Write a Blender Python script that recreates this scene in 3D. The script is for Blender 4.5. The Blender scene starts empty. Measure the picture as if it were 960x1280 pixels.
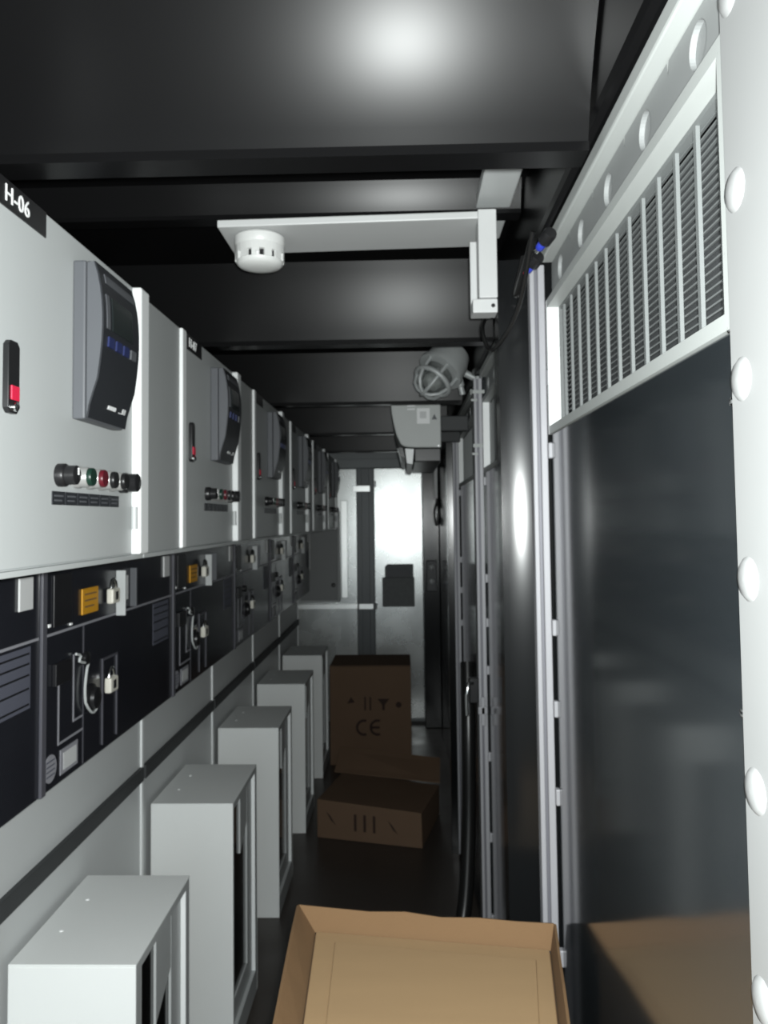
import bpy, bmesh, math, random
from mathutils import Vector, Matrix
random.seed(7)
sc = bpy.context.scene
COL = sc.collection

# ------------------------------------------------------------------ camera
CZ = 1.5529                       # eye height above the floor
F_PX = 980.0
YAW, PITCH, ROLL = -0.0252, 0.0489, -0.0118
cam = bpy.data.cameras.new('camera')
cam.sensor_fit = 'VERTICAL'
cam.sensor_height = 36.0
cam.lens = F_PX / 1280 * 36.0
cam.shift_y = -39.24 / 1280
cam.clip_start = 0.02
cam.dof.use_dof = True             # slightly missed focus: the whole photograph is soft
cam.dof.focus_distance = 0.42
cam.dof.aperture_fstop = 23.0
camo = bpy.data.objects.new('camera', cam)
COL.objects.link(camo)
cp, sp, cy, sy = math.cos(PITCH), math.sin(PITCH), math.cos(YAW), math.sin(YAW)
fwd = Vector((sy * cp, cy * cp, sp))
rgt = Vector((cy, -sy, 0))
upv = rgt.cross(fwd)
r2 = math.cos(ROLL) * rgt + math.sin(ROLL) * upv
u2 = -math.sin(ROLL) * rgt + math.cos(ROLL) * upv
M = Matrix((r2, u2, -fwd)).transposed().to_4x4()
M.translation = Vector((0, 0, CZ))
camo.matrix_world = M
sc.camera = camo

# ------------------------------------------------------------------ world, flash, exposure
w = bpy.data.worlds.new('world')
sc.world = w
w.use_nodes = True
w.node_tree.nodes['Background'].inputs[0].default_value = (0.80, 0.92, 1.0, 1)
w.node_tree.nodes['Background'].inputs[1].default_value = 1.1

fl = bpy.data.lights.new('camera_flash', 'POINT')      # the phone's flash next to the lens
fl.energy = 110.0
fl.shadow_soft_size = 0.012
fl.color = (0.96, 1.0, 0.985)
flo = bpy.data.objects.new('camera_flash', fl)
flo.location = (0.012, -0.004, CZ + 0.012)
COL.objects.link(flo)

sc.view_settings.view_transform = 'Standard'
sc.view_settings.look = 'None'
sc.view_settings.exposure = 0.25
sc.view_settings.gamma = 1.0
sc.view_settings.use_curve_mapping = False

# ------------------------------------------------------------------ measured planes of the place (metres)
XC, XK, XB, XF, XR = -0.4864, -0.6764, -0.7611, -0.5077, 0.2613
Y0, P = 1.4419, 0.8243
ZCT, ZCB, ZKB = 1.978, 1.486, 1.0476
YBACK = 6.10
ZROOF = 2.20
XLEFT = -1.36
YFRONT = -1.5

# ------------------------------------------------------------------ materials
MATS = {}
def mat(name, col, rough=0.5, metal=0.0, spec=0.5, noise=0.0, nscale=20.0, bump=0.0, bscale=200.0,
        coat=0.0, rvar=0.0, trans=0.0, ior=1.45, emit=None, stretch=None, emit_s=0.0):
    if name in MATS:
        return MATS[name]
    m = bpy.data.materials.new(name)
    m.use_nodes = True
    nt = m.node_tree
    b = nt.nodes['Principled BSDF']
    b.inputs['Base Color'].default_value = (*col, 1)
    b.inputs['Roughness'].default_value = rough
    b.inputs['Metallic'].default_value = metal
    b.inputs['Specular IOR Level'].default_value = spec
    b.inputs['Coat Weight'].default_value = coat
    b.inputs['Coat Roughness'].default_value = 0.08
    b.inputs['Transmission Weight'].default_value = trans
    b.inputs['IOR'].default_value = ior
    if emit:
        b.inputs['Emission Color'].default_value = (*emit, 1)
        b.inputs['Emission Strength'].default_value = emit_s
    if noise or bump or rvar:
        tc = nt.nodes.new('ShaderNodeTexCoord')
        mp = nt.nodes.new('ShaderNodeMapping')
        if stretch:
            mp.inputs['Scale'].default_value = stretch
        nt.links.new(tc.outputs['Object'], mp.inputs[0])
        n = nt.nodes.new('ShaderNodeTexNoise')
        n.inputs['Scale'].default_value = nscale
        n.inputs['Detail'].default_value = 5
        nt.links.new(mp.outputs[0], n.inputs[0])
        if noise:
            mx = nt.nodes.new('ShaderNodeMix')
            mx.data_type = 'RGBA'
            mx.inputs['A'].default_value = (*[c * (1 - noise) for c in col], 1)
            mx.inputs['B'].default_value = (*[min(1, c * (1 + noise)) for c in col], 1)
            nt.links.new(n.outputs['Fac'], mx.inputs['Factor'])
            nt.links.new(mx.outputs['Result'], b.inputs['Base Color'])
        if rvar:
            mr = nt.nodes.new('ShaderNodeMapRange')
            mr.inputs['From Min'].default_value = 0.3
            mr.inputs['From Max'].default_value = 0.7
            mr.inputs['To Min'].default_value = max(0.02, rough - rvar)
            mr.inputs['To Max'].default_value = rough + rvar
            nt.links.new(n.outputs['Fac'], mr.inputs[0])
            nt.links.new(mr.outputs[0], b.inputs['Roughness'])
        if bump:
            n2 = nt.nodes.new('ShaderNodeTexNoise')
            n2.inputs['Scale'].default_value = bscale
            nt.links.new(mp.outputs[0], n2.inputs[0])
            bp = nt.nodes.new('ShaderNodeBump')
            bp.inputs['Strength'].default_value = bump
            bp.inputs['Distance'].default_value = 0.002
            nt.links.new(n2.outputs['Fac'], bp.inputs['Height'])
            nt.links.new(bp.outputs[0], b.inputs['Normal'])
    MATS[name] = m
    return m

WHITE = mat('white_enamel', (0.45, 0.47, 0.47), 0.42, noise=0.02, nscale=6, bump=0.05)
BOXW = mat('white_powder_coat', (0.80, 0.82, 0.81), 0.5, noise=0.03, nscale=5, bump=0.06)
TRIMW = mat('bright_white_trim', (0.86, 0.88, 0.88), 0.4, noise=0.01)
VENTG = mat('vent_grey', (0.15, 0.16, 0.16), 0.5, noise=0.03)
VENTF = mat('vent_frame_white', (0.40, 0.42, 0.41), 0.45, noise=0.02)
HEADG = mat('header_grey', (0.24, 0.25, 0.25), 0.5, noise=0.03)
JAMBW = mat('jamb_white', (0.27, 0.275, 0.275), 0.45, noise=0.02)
GREYP = mat('grey_plate', (0.50, 0.52, 0.52), 0.45, noise=0.03)
BASEG = mat('base_enamel', (0.62, 0.64, 0.64), 0.45, noise=0.02)
DUCT = mat('dark_grey_duct', (0.045, 0.048, 0.05), 0.6, noise=0.1)
PANEL = mat('blue_black_panel', (0.016, 0.017, 0.022), 0.22, noise=0.06, nscale=8, rvar=0.03)
PANELBAR = mat('grey_violet_bar', (0.085, 0.085, 0.10), 0.4, noise=0.05)
LINE = mat('pale_mimic_line', (0.30, 0.30, 0.33), 0.5, noise=0.03)
PRINT = mat('blue_grey_print', (0.10, 0.105, 0.135), 0.5, noise=0.05)
PRINTD = mat('dark_print', (0.012, 0.012, 0.014), 0.4, noise=0.05)
BLACKP = mat('black_plastic', (0.012, 0.012, 0.013), 0.35, noise=0.05)
CHAR = mat('charcoal_plastic', (0.022, 0.024, 0.028), 0.42, noise=0.05, bump=0.05)
MIDG = mat('mid_grey_plastic', (0.095, 0.10, 0.11), 0.5, noise=0.04)
BLUEK = mat('blue_key', (0.022, 0.03, 0.10), 0.4, noise=0.04)
SCREEN = mat('screen_glass', (0.02, 0.026, 0.026), 0.15, noise=0.03)
SILVER = mat('silver_bezel', (0.50, 0.50, 0.49), 0.3, 0.5, noise=0.02)
CHROME = mat('chrome', (0.75, 0.76, 0.76), 0.18, 1.0, noise=0.02)
ALU = mat('aluminium', (0.34, 0.34, 0.36), 0.5, 0.2, noise=0.03, nscale=40, stretch=(1, 1, 0.1))
ALUD = mat('aluminium_groove', (0.16, 0.16, 0.18), 0.5, 0.3, noise=0.03)
GREEN = mat('green_cap', (0.008, 0.03, 0.02), 0.35, noise=0.03)
RED = mat('red_cap', (0.10, 0.008, 0.015), 0.35, noise=0.03)
REDB = mat('red_mark', (0.62, 0.02, 0.06), 0.4, noise=0.03)
BLUEB = mat('blue_connector', (0.03, 0.05, 0.45), 0.4, noise=0.03)
ORANGE = mat('orange_tag', (0.62, 0.30, 0.015), 0.5, noise=0.04)
CREAM = mat('cream_padlock', (0.70, 0.68, 0.60), 0.35, noise=0.03)
PAPER = mat('white_label', (0.62, 0.63, 0.63), 0.6, noise=0.03)
TXTW = mat('white_lettering', (0.85, 0.86, 0.86), 0.5, noise=0.01)
GLOSSB = mat('glossy_black_steel', (0.022, 0.026, 0.029), 0.12, spec=0.9, ior=2.0, noise=0.15, nscale=3, rvar=0.015)
SATINB = mat('satin_black_paint', (0.005, 0.005, 0.0053), 0.30, spec=0.145, noise=0.1, nscale=4)
POSTB = mat('black_post_paint', (0.006, 0.0065, 0.007), 0.20, spec=0.45, noise=0.1, nscale=4)
CARD = mat('brown_cardboard', (0.17, 0.099, 0.046), 0.85, noise=0.07, nscale=7, bump=0.2, bscale=160, stretch=(1, 6, 1))
CARDL = mat('pale_cardboard', (0.325, 0.215, 0.112), 0.85, noise=0.06, nscale=5, bump=0.15, bscale=160, stretch=(1, 6, 1))
CARDD = mat('old_brown_cardboard', (0.145, 0.090, 0.055), 0.85, noise=0.1, nscale=6, bump=0.2, bscale=120)
INK = mat('carton_ink', (0.035, 0.018, 0.012), 0.8, noise=0.05)
FLOORM = mat('dark_floor', (0.048, 0.040, 0.035), 0.38, noise=0.25, nscale=5, rvar=0.08, bump=0.15, bscale=60)
ZINC = mat('bright_zinc', (0.80, 0.82, 0.81), 0.34, 0.85, noise=0.03)
ENCG = mat('enclosure_grey', (0.26, 0.27, 0.27), 0.5, noise=0.04)
SIDEG = mat('pale_grey_cover', (0.36, 0.375, 0.375), 0.45, noise=0.02)
GROUND = mat('outdoor_ground', (0.10, 0.095, 0.085), 0.9, noise=0.3, nscale=3)
GALV = mat('galvanised_sheet', (0.50, 0.52, 0.515), 0.27, 0.8, noise=0.08, nscale=5, rvar=0.03)
BACKG = mat('grey_door_steel', (0.20, 0.215, 0.22), 0.45, 0.2, noise=0.08, nscale=6)
BACKM = mat('grey_mullion', (0.10, 0.11, 0.115), 0.4, 0.2, noise=0.06)
DOCG = mat('grey_pocket', (0.13, 0.14, 0.14), 0.55, noise=0.25, nscale=30)
ACW = mat('air_con_plastic', (0.50, 0.52, 0.51), 0.5, noise=0.03)
LAMPG = mat('grey_cast_alloy', (0.42, 0.44, 0.44), 0.45, 0.2, noise=0.06, bump=0.1)
GLASSD = mat('lamp_glass', (0.55, 0.58, 0.57), 0.08, trans=0.85, noise=0.02)
BRKW = mat('bracket_white', (0.50, 0.51, 0.51), 0.45, noise=0.02)
DETW = mat('detector_plastic', (0.62, 0.63, 0.62), 0.35, noise=0.01)
RUBBER = mat('black_rubber', (0.010, 0.010, 0.010), 0.3, noise=0.1)
WGLASS = mat('smoked_window', (0.006, 0.006, 0.006), 0.12, noise=0.05)

# ------------------------------------------------------------------ mesh helpers
class MB:
    def __init__(s):
        s.v, s.f = [], []
    def add(s, vs, fs):
        o = len(s.v)
        s.v += [tuple(v) for v in vs]
        s.f += [tuple(i + o for i in f) for f in fs]
        return s
    def box(s, x0, x1, y0, y1, z0, z1):
        x0, x1 = sorted((x0, x1)); y0, y1 = sorted((y0, y1)); z0, z1 = sorted((z0, z1))
        return s.add([(x0, y0, z0), (x1, y0, z0), (x1, y1, z0), (x0, y1, z0), (x0, y0, z1), (x1, y0, z1), (x1, y1, z1), (x0, y1, z1)],
                     [(0, 3, 2, 1), (4, 5, 6, 7), (0, 1, 5, 4), (1, 2, 6, 5), (2, 3, 7, 6), (3, 0, 4, 7)])
    def hexa(s, bot, top):
        return s.add(list(bot) + list(top), [(3, 2, 1, 0), (4, 5, 6, 7), (0, 1, 5, 4), (1, 2, 6, 5), (2, 3, 7, 6), (3, 0, 4, 7)])
    def prism(s, pts, axis, a, b):
        """polygon of 2-d points extruded along axis 'x','y' or 'z' from a to b"""
        def mk(p, q):
            return {'x': (q, p[0], p[1]), 'y': (p[0], q, p[1]), 'z': (p[0], p[1], q)}[axis]
        n = len(pts)
        vs = [mk(p, a) for p in pts] + [mk(p, b) for p in pts]
        fs = [tuple(range(n - 1, -1, -1)), tuple(range(n, 2 * n))]
        fs += [(i, (i + 1) % n, n + (i + 1) % n, n + i) for i in range(n)]
        return s.add(vs, fs)
    def lathe(s, prof, origin, axis, seg=20):
        """prof: (radius, height) along axis direction from origin"""
        ax = Vector(axis).normalized()
        t = Vector((0, 0, 1)) if abs(ax.z) < 0.9 else Vector((1, 0, 0))
        u = ax.cross(t).normalized(); v = ax.cross(u)
        o = Vector(origin)
        vs, fs = [], []
        for r, h in prof:
            for k in range(seg):
                a = 2 * math.pi * k / seg
                vs.append(o + ax * h + (u * math.cos(a) + v * math.sin(a)) * max(r, 1e-5))
        for i in range(len(prof) - 1):
            for k in range(seg):
                k2 = (k + 1) % seg
                fs.append((i * seg + k, i * seg + k2, (i + 1) * seg + k2, (i + 1) * seg + k))
        fs.append(tuple(range(seg - 1, -1, -1)))
        fs.append(tuple((len(prof) - 1) * seg + k for k in range(seg)))
        return s.add(vs, fs)
    def tube(s, pts, r, seg=8, closed=False):
        pts = [Vector(p) for p in pts]
        n = len(pts)
        vs, fs = [], []
        prev = None
        for i, p in enumerate(pts):
            if closed:
                d = pts[(i + 1) % n] - pts[i - 1]
            else:
                d = pts[min(i + 1, n - 1)] - pts[max(i - 1, 0)]
            d.normalize()
            if prev is None:
                t = Vector((0, 0, 1)) if abs(d.z) < 0.9 else Vector((1, 0, 0))
                u = d.cross(t).normalized()
            else:
                u = (prev - d * prev.dot(d)).normalized()
            prev = u
            v = d.cross(u)
            for k in range(seg):
                a = 2 * math.pi * k / seg
                vs.append(p + (u * math.cos(a) + v * math.sin(a)) * r)
        m = n if closed else n - 1
        for i in range(m):
            for k in range(seg):
                k2 = (k + 1) % seg
                j = (i + 1) % n
                fs.append((i * seg + k, i * seg + k2, j * seg + k2, j * seg + k))
        if not closed:
            fs.append(tuple(range(seg - 1, -1, -1)))
            fs.append(tuple((n - 1) * seg + k for k in range(seg)))
        return s.add(vs, fs)
    def shift(s, d):
        s.v = [(x + d[0], y + d[1], z + d[2]) for x, y, z in s.v]
        return s
    def mesh(s, name, m, bevel=0.0, smooth=None, seg=2):
        me = bpy.data.meshes.new(name)
        me.from_pydata(s.v, [], s.f)
        bm = bmesh.new(); bm.from_mesh(me)
        bmesh.ops.recalc_face_normals(bm, faces=bm.faces)
        if bevel:
            es = [e for e in bm.edges if len(e.link_faces) == 2 and e.calc_face_angle(0) > 0.5]
            bmesh.ops.bevel(bm, geom=es, offset=bevel, segments=seg, affect='EDGES', profile=0.5, clamp_overlap=True)
        bm.to_mesh(me); bm.free()
        if smooth is not None or bevel:
            for p in me.polygons:
                p.use_smooth = True
            me.set_sharp_from_angle(angle=smooth if smooth is not None else 0.25)
        me.materials.append(m)
        return me

def link(name, me, parent=None):
    o = bpy.data.objects.new(name, me)
    COL.objects.link(o)
    if parent is not None:
        o.parent = parent
    return o

def tag(o, label=None, cat=None, group=None, kind=None):
    if label: o['label'] = label
    if cat: o['category'] = cat
    if group: o['group'] = group
    if kind: o['kind'] = kind
    return o

def thing(name, loc, label=None, cat=None, group=None, kind=None):
    o = bpy.data.objects.new(name, None)
    o.location = loc
    o.empty_display_size = 0.05
    COL.objects.link(o)
    return tag(o, label, cat, group, kind)

class Thing:
    """an Empty plus parts written in world coordinates (or local ones with an origin)"""
    cache = {}
    def __init__(s, name, loc, label, cat, group=None, kind=None, org=None):
        s.o = thing(name, loc, label, cat, group, kind)
        s.org = Vector(org if org is not None else loc)
    def part(s, name, mb, m, parent=None, bevel=0.0, smooth=None, key=None, label=None):
        me = Thing.cache.get(key) if key else None
        if me is None:
            if callable(mb): mb = mb()
            mb.shift(-s.org)
            me = mb.mesh(name, m, bevel, smooth)
            if key: Thing.cache[key] = me
        o = link(name, me, parent if parent is not None else s.o)
        if label: o['label'] = label
        return o

def solo(name, mb, m, loc, label=None, cat=None, group=None, kind=None, bevel=0.0, smooth=None):
    mb.shift([-c for c in loc])
    o = link(name, mb.mesh(name, m, bevel, smooth))
    o.location = loc
    return tag(o, label, cat, group, kind)

def text_mb(s, size, plane, org, depth=0.0006, align='CENTER', spacing=1.0):
    """flat lettering as thin solid geometry; plane 'left' faces +X and reads along +Y, 'back' faces -Y and reads along +X"""
    c = bpy.data.curves.new('lettering', 'FONT')
    c.body = s; c.size = size; c.extrude = depth; c.align_x = align; c.align_y = 'CENTER'; c.space_character = spacing
    c.resolution_u = 4
    o = bpy.data.objects.new('lettering', c); COL.objects.link(o)
    dg = bpy.context.evaluated_depsgraph_get()
    me = bpy.data.meshes.new_from_object(o.evaluated_get(dg))
    mb = MB()
    ox, oy, oz = org
    for v in me.vertices:
        a, b, d = v.co
        mb.v.append((ox + d, oy + a, oz + b) if plane == 'left' else (ox + a, oy - d, oz + b))
    mb.f = [tuple(p.vertices) for p in me.polygons]
    bpy.data.objects.remove(o); bpy.data.curves.remove(c); bpy.data.meshes.remove(me)
    return mb

# ================================================================== THE SHELL
solo('floor', MB().box(XLEFT - 0.1, 0.75, YFRONT - 0.1, YBACK + 0.2, -0.08, 0.0), FLOORM, (0, 2.6, -0.08),
     'dark brown black floor of the container', 'floor', kind='structure')
solo('ground', MB().box(-15, 15, -18, YFRONT - 0.101, -0.30, -0.20), GROUND, (0, -8, -0.3),  # unseen slab, added to keep outdoor light from below off the roof beams
     'unseen grey ground slab added outside the open end to cut light from below', 'ground', kind='structure')
solo('wall_left', MB().box(XLEFT - 0.08, XLEFT, YFRONT, YBACK, 0.001, ZROOF), SATINB, (XLEFT, 2.6, 0),
     'black steel wall behind the white switchgear', 'wall', kind='structure')

# ceiling sheet with black folded beams across the aisle
ceil = solo('ceiling', MB().box(XLEFT - 0.1, 0.75, YFRONT, YBACK + 0.2, ZROOF, ZROOF + 0.06), SATINB, (0, 2.6, ZROOF),
            'black painted steel roof with folded cross beams', 'ceiling', kind='structure')
def web(y_bot, z_bot, z_top, t0, t1, n=9):
    """curved web: tilt t0 (deg) at the top easing to t1 at the bottom; returns points top -> bottom"""
    pts = [(y_bot, z_bot)]
    for i in range(n):
        t = math.radians(t1 + (t0 - t1) * (i + 0.5) / n)
        dz = (z_top - z_bot) / n
        y, z = pts[-1]
        pts.append((y - math.tan(t) * dz, z + dz))
    return pts[::-1]
def beam(name, yb, zb, t0, t1, fl_w, lip):
    pts = web(yb, zb + lip, ZROOF - 0.0005, t0, t1)
    prof = pts + [(yb - 0.004, zb + lip), (yb - 0.004, zb), (yb + fl_w, zb), (yb + fl_w, zb + 0.012), (yb + 0.012, zb + 0.014)]
    prof += [(pts[i][0] + 0.008, pts[i][1]) for i in range(len(pts) - 2, -1, -1)]
    mb = MB().prism(prof, 'x', XLEFT + 0.002, 0.232)
    mb.shift((0, -2.6, -ZROOF))
    o = link(name, mb.mesh(name, SATINB, smooth=0.35), ceil)
    return o
for i, yb in enumerate((-0.12, 0.948, 1.985, 3.045, 4.131, 5.22)):
    beam('roof_beam', yb, 2.0, *((44, 16), (44, 16), (23, 8), (14, 7), (11, 5), (9, 4))[i], 0.042, 0.012)
for i, yb in enumerate((0.42, 1.49, 2.55, 3.60, 4.68, 5.72)):
    beam('roof_rib', yb, 2.138, *((34, 23), (27, 18), (17, 9), (13, 6), (11, 5), (9, 4))[i], 0.035, 0.008)
# long black roof rail over the right wall
solo('trim_1', MB().box(0.236, 0.70, YFRONT + 0.01, YBACK, 2.035, ZROOF - 0.001), SATINB, (0.4, 2.6, 2.035),
     'black steel roof rail running above the right wall', 'roof rail', kind='structure', bevel=0.012)
solo('trim_2', MB().box(0.146, 0.212, 1.06, 1.66, 2.150, 2.172), GREYP, (0.18, 1.4, 2.15),
     'flat pale grey trunking strip under the black roof', 'trunking', kind='structure', bevel=0.003)

# right wall: black steel behind and between the doors
wr = solo('wall_right', MB().box(0.33, 0.41, YFRONT, YBACK, 0.001, 2.034), SATINB, (0.35, 2.6, 0),
          'black steel wall along the right of the aisle', 'wall', kind='structure')
def wr_part(name, mb, m, bevel=0.003):
    mb.shift((-0.35, -2.6, 0)); return link(name, mb.mesh(name, m, bevel), wr)
D_FAR = [1.3905 + 1.1356 * n for n in range(3)]
D_W = 0.776
wr_part('wall_panel', MB().box(0.262, 0.329, D_FAR[0] + 0.036, D_FAR[1] - D_W - 0.006, 0.002, 2.033), POSTB)
wr_part('wall_panel', MB().box(0.262, 0.329, D_FAR[1] + 0.036, D_FAR[2] - D_W - 0.006, 0.002, 2.033), GLOSSB)
wr_part('wall_panel', MB().box(0.262, 0.329, D_FAR[2] + 0.036, YBACK - 0.002, 0.002, 2.033), GLOSSB)
def post_mb(x0, x1, yf, depth, tilt, z0=0.001, z1=2.034, bow=5.0, n=8):
    """folded post: slightly bowed, slightly turned front face"""
    pts = []
    y = 0.0
    dx = (x1 - x0) / n
    for i in range(n + 1):
        pts.append((x0 + dx * i, yf + y))
        a = math.radians(tilt + bow * (i + 0.5 - n / 2) / (n / 2))
        y -= math.tan(a) * dx
    return MB().prism(pts + [(x1, yf + depth), (x0, yf + depth)], 'z', z0, z1)
# posts standing proud of the wall
solo('trim_3', post_mb(0.180, 0.2605, 1.452, 0.05, 10.0, bow=12), POSTB, (0.22, 1.47, 0),
     'wide glossy black post beside the near vented door', 'post', kind='structure', smooth=0.3)
solo('trim_4', post_mb(0.203, 0.2605, 3.72, 0.06, 3.3, bow=2.5), POSTB, (0.23, 3.75, 0),
     'narrow glossy black post beyond the far vented door', 'post', kind='structure', smooth=0.3)
solo('trim_5', MB().box(0.139, 0.2605, 5.90, 6.02, 0.001, 2.034), POSTB, (0.20, 5.96, 0),
     'black corner column beside the galvanised back door', 'post', kind='structure', bevel=0.004)

# ------------------------------------------------------------------ the three vented doors on the right
def vented_door(n, label):
    yf = D_FAR[n]; yn = yf - D_W
    t = Thing('door_%d' % (n + 2), (0.28, yf - D_W / 2, 0), label, 'door', None, 'structure')
    org = (0.28, yf - D_W / 2, 0)
    K = lambda s: 'vd_' + s
    gb, gt = 1.6987, 1.9373
    # lower leaf, glossy black sheet
    t.part('leaf', lambda: MB().box(XR, XR + 0.03, yn + 0.001, yf - 0.001, 0.06, gb - 0.001), GLOSSB, key=K('leaf'))
    # vent frame: four white bars around the recess
    t.part('vent_reveal', lambda: MB().box(XR - 0.004, XR + 0.028, yf - 0.012, yf, gb, gt), TRIMW, key=K('reveal'))  # far bar in a brighter white, its flash-lit face put into the colour
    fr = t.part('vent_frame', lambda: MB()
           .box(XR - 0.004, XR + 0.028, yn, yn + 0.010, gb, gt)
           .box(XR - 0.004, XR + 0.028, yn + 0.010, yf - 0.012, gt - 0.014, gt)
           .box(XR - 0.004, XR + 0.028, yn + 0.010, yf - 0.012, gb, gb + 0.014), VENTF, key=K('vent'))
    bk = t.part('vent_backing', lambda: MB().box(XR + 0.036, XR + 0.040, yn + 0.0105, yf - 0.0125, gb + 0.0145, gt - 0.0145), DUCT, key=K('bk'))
    gr = t.part('grille', lambda: MB().box(XR + 0.0165, XR + 0.0275, yn + 0.0105, yn + 0.030, gb + 0.0145, gt - 0.0145)
           .box(XR + 0.0165, XR + 0.0275, yf - 0.024, yf - 0.0125, gb + 0.0145, gt - 0.0145)
           .box(XR + 0.0165, XR + 0.0275, yn + 0.030, yf - 0.024, gb + 0.0145, gb + 0.022)
           .box(XR + 0.0165, XR + 0.0275, yn + 0.030, yf - 0.024, gt - 0.020, gt - 0.0145), VENTG, key=K('gr'))
    nb = 13
    for i in range(nb):
        y = yn + 0.030 + (i + 0.5) * (D_W - 0.054) / nb
        o = t.part('grille_bar', lambda: MB().box(XR + 0.016, XR + 0.020, -0.0035, 0.0035, gb + 0.022, gt - 0.020).shift((0, yf - D_W / 2, 0)), VENTG, parent=gr, key=K('bar'))
        o.location = (0, y - (yf - D_W / 2), 0)
    ns = 24
    for i in range(ns):
        z = gb + 0.024 + (i + 0.5) * (gt - gb - 0.046) / ns
        o = t.part('grille_slat', lambda: MB().prism([(XR + 0.0205, 0.0008), (XR + 0.0240, 0.0016), (XR + 0.0240, 0.0002), (XR + 0.0205, -0.0010)], 'y', yn + 0.030, yf - 0.024), VENTG, parent=gr, key=K('slat'))
        o.location = (0, 0, z)
    # header: plate with a row of round knock-outs and a white rail on top
    z0, z1 = gt + 0.003, 2.006
    def plate():
        mb = MB()
        zc = 1.975; r = 0.021
        ys = [yn + 0.02 + 0.160 * i - 0.0 for i in range(6)]
        edges = [yn] + [(a + b) / 2 for a, b in zip([yn + 0.035 + .157 * i for i in range(5)], [yn + 0.035 + .157 * i for i in range(1, 6)])]
        x0 = XR + 0.008
        cells = [yn + (D_W / 5.0) * i for i in range(6)]
        for a, b in zip(cells[:-1], cells[1:]):
            cyy = (a + b) / 2
            n_ = 32
            ring, outr, inn = [], [], []
            for k in range(n_):
                th = 2 * math.pi * k / n_
                c_, s_ = math.cos(th), math.sin(th)
                hy, hz_t, hz_b = (b - a) / 2, z1 - zc, zc - z0
                sc_ = min(hy / abs(c_) if abs(c_) > 1e-6 else 1e9, (hz_t if s_ > 0 else hz_b) / abs(s_) if abs(s_) > 1e-6 else 1e9)
                ring.append((x0, cyy + r * c_, zc + r * s_))
                outr.append((x0, cyy + sc_ * c_, zc + sc_ * s_))
                inn.append((x0 + 0.006, cyy + r * c_, zc + r * s_))
            fs = []
            for k in range(n_):
                k2 = (k + 1) % n_
                fs.append((k, k2, n_ + k2, n_ + k))
                fs.append((2 * n_ + k, 2 * n_ + k2, k2, k))
            mb.add(ring + outr + inn, fs)
        return mb
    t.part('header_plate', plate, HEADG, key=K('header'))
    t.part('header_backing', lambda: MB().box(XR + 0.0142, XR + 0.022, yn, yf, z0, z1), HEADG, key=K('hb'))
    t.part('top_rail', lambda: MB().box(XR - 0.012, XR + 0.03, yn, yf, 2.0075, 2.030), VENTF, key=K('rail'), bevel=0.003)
    # aluminium channel down the far edge
    ch = t.part('edge_channel', lambda: MB().box(XR - 0.031, XR - 0.022, yf + 0.004, yf + 0.030, 0.02, 2.006)
                .box(XR - 0.0165, XR - 0.004, yf + 0.004, yf + 0.030, 0.02, 2.006), ALU, key=K('ch'), bevel=0.002)
    t.part('channel_groove', lambda: MB().box(XR - 0.0225, XR - 0.016, yf + 0.012, yf + 0.028, 0.02, 2.004), ALUD, key=K('groove'))
    for z in (1.80, 1.67, 1.36, 1.22, 1.07, 0.80, 0.55, 0.3):
        o = t.part('clip', lambda: MB().box(XR - 0.006, XR + 0.002, yf - 0.010, yf + 0.0035, -0.014, 0.014), ALU, parent=ch, key=K('clip'), bevel=0.002)
        o.location = (0, 0, z)
    # white jamb on the near edge with round caps and screws
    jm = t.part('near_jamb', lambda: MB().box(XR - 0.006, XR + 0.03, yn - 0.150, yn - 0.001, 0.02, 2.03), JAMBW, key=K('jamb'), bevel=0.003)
    if n == 0:
        for z in (1.955, 1.80, 1.655, 1.505, 1.35, 1.20, 1.04):
            o = t.part('round_cap', lambda: MB().lathe([(0.017, 0), (0.017, 0.001), (0.013, 0.004), (0.006, 0.0055), (0, 0.006)], (XR - 0.005, yn - 0.022, 0), (-1, 0, 0), 18), JAMBW, parent=jm, key=K('cap'), smooth=0.7)
            o.location = (0, 0, z)
        for z in (1.925, 1.76, 1.70, 1.642, 1.40, 1.15):
            o = t.part('screw', lambda: MB().lathe([(0.0035, 0), (0.0035, 0.002), (0.0015, 0.003)], (XR - 0.001, yn + 0.006, 0), (-1, 0, 0), 10), CHROME, key=K('screw'), smooth=0.7)
            o.location = (0, 0, z)
    if n == 1:
        hd = t.part('door_handle', MB().box(XR - 0.062, XR - 0.0315, yf - 0.004, yf + 0.022, 0.965, 1.045), BLACKP, bevel=0.004)
        t.part('lever', MB().tube([(XR - 0.05, yf - 0.005, 1.03), (XR - 0.066, yf - 0.012, 1.03), (XR - 0.072, yf - 0.012, 0.99), (XR - 0.070, yf - 0.012, 0.93)], 0.006), CHROME, parent=hd, smooth=0.8)
        t.part('latch_bracket', MB().box(XR - 0.035, XR - 0.0045, yf - 0.006, yf + 0.0035, 0.93, 0.955).box(XR - 0.026, XR - 0.012, yf - 0.006, yf + 0.0035, 0.895, 0.985), ALU, bevel=0.003)
        for z in (1.955, 1.78):
            t.part('tie_strap', MB().box(XR - 0.036, XR + 0.004, yf + 0.001, yf + 0.0035, z, z + 0.012), VENTF, bevel=0.001)
        for z in (1.93, 1.755):
            t.part('tie_strap', MB().box(XR - 0.040, XR - 0.02, yf + 0.001, yf + 0.0035, z, z + 0.008), VENTF, bevel=0.001)
    return t
vented_door(0, 'near glossy black door with grille, white knockout header and reflection of carton')
vented_door(1, 'middle glossy black vented door with black lever handle behind the wide post')
vented_door(2, 'far glossy black vented door seen edge-on below the air conditioner')

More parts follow.
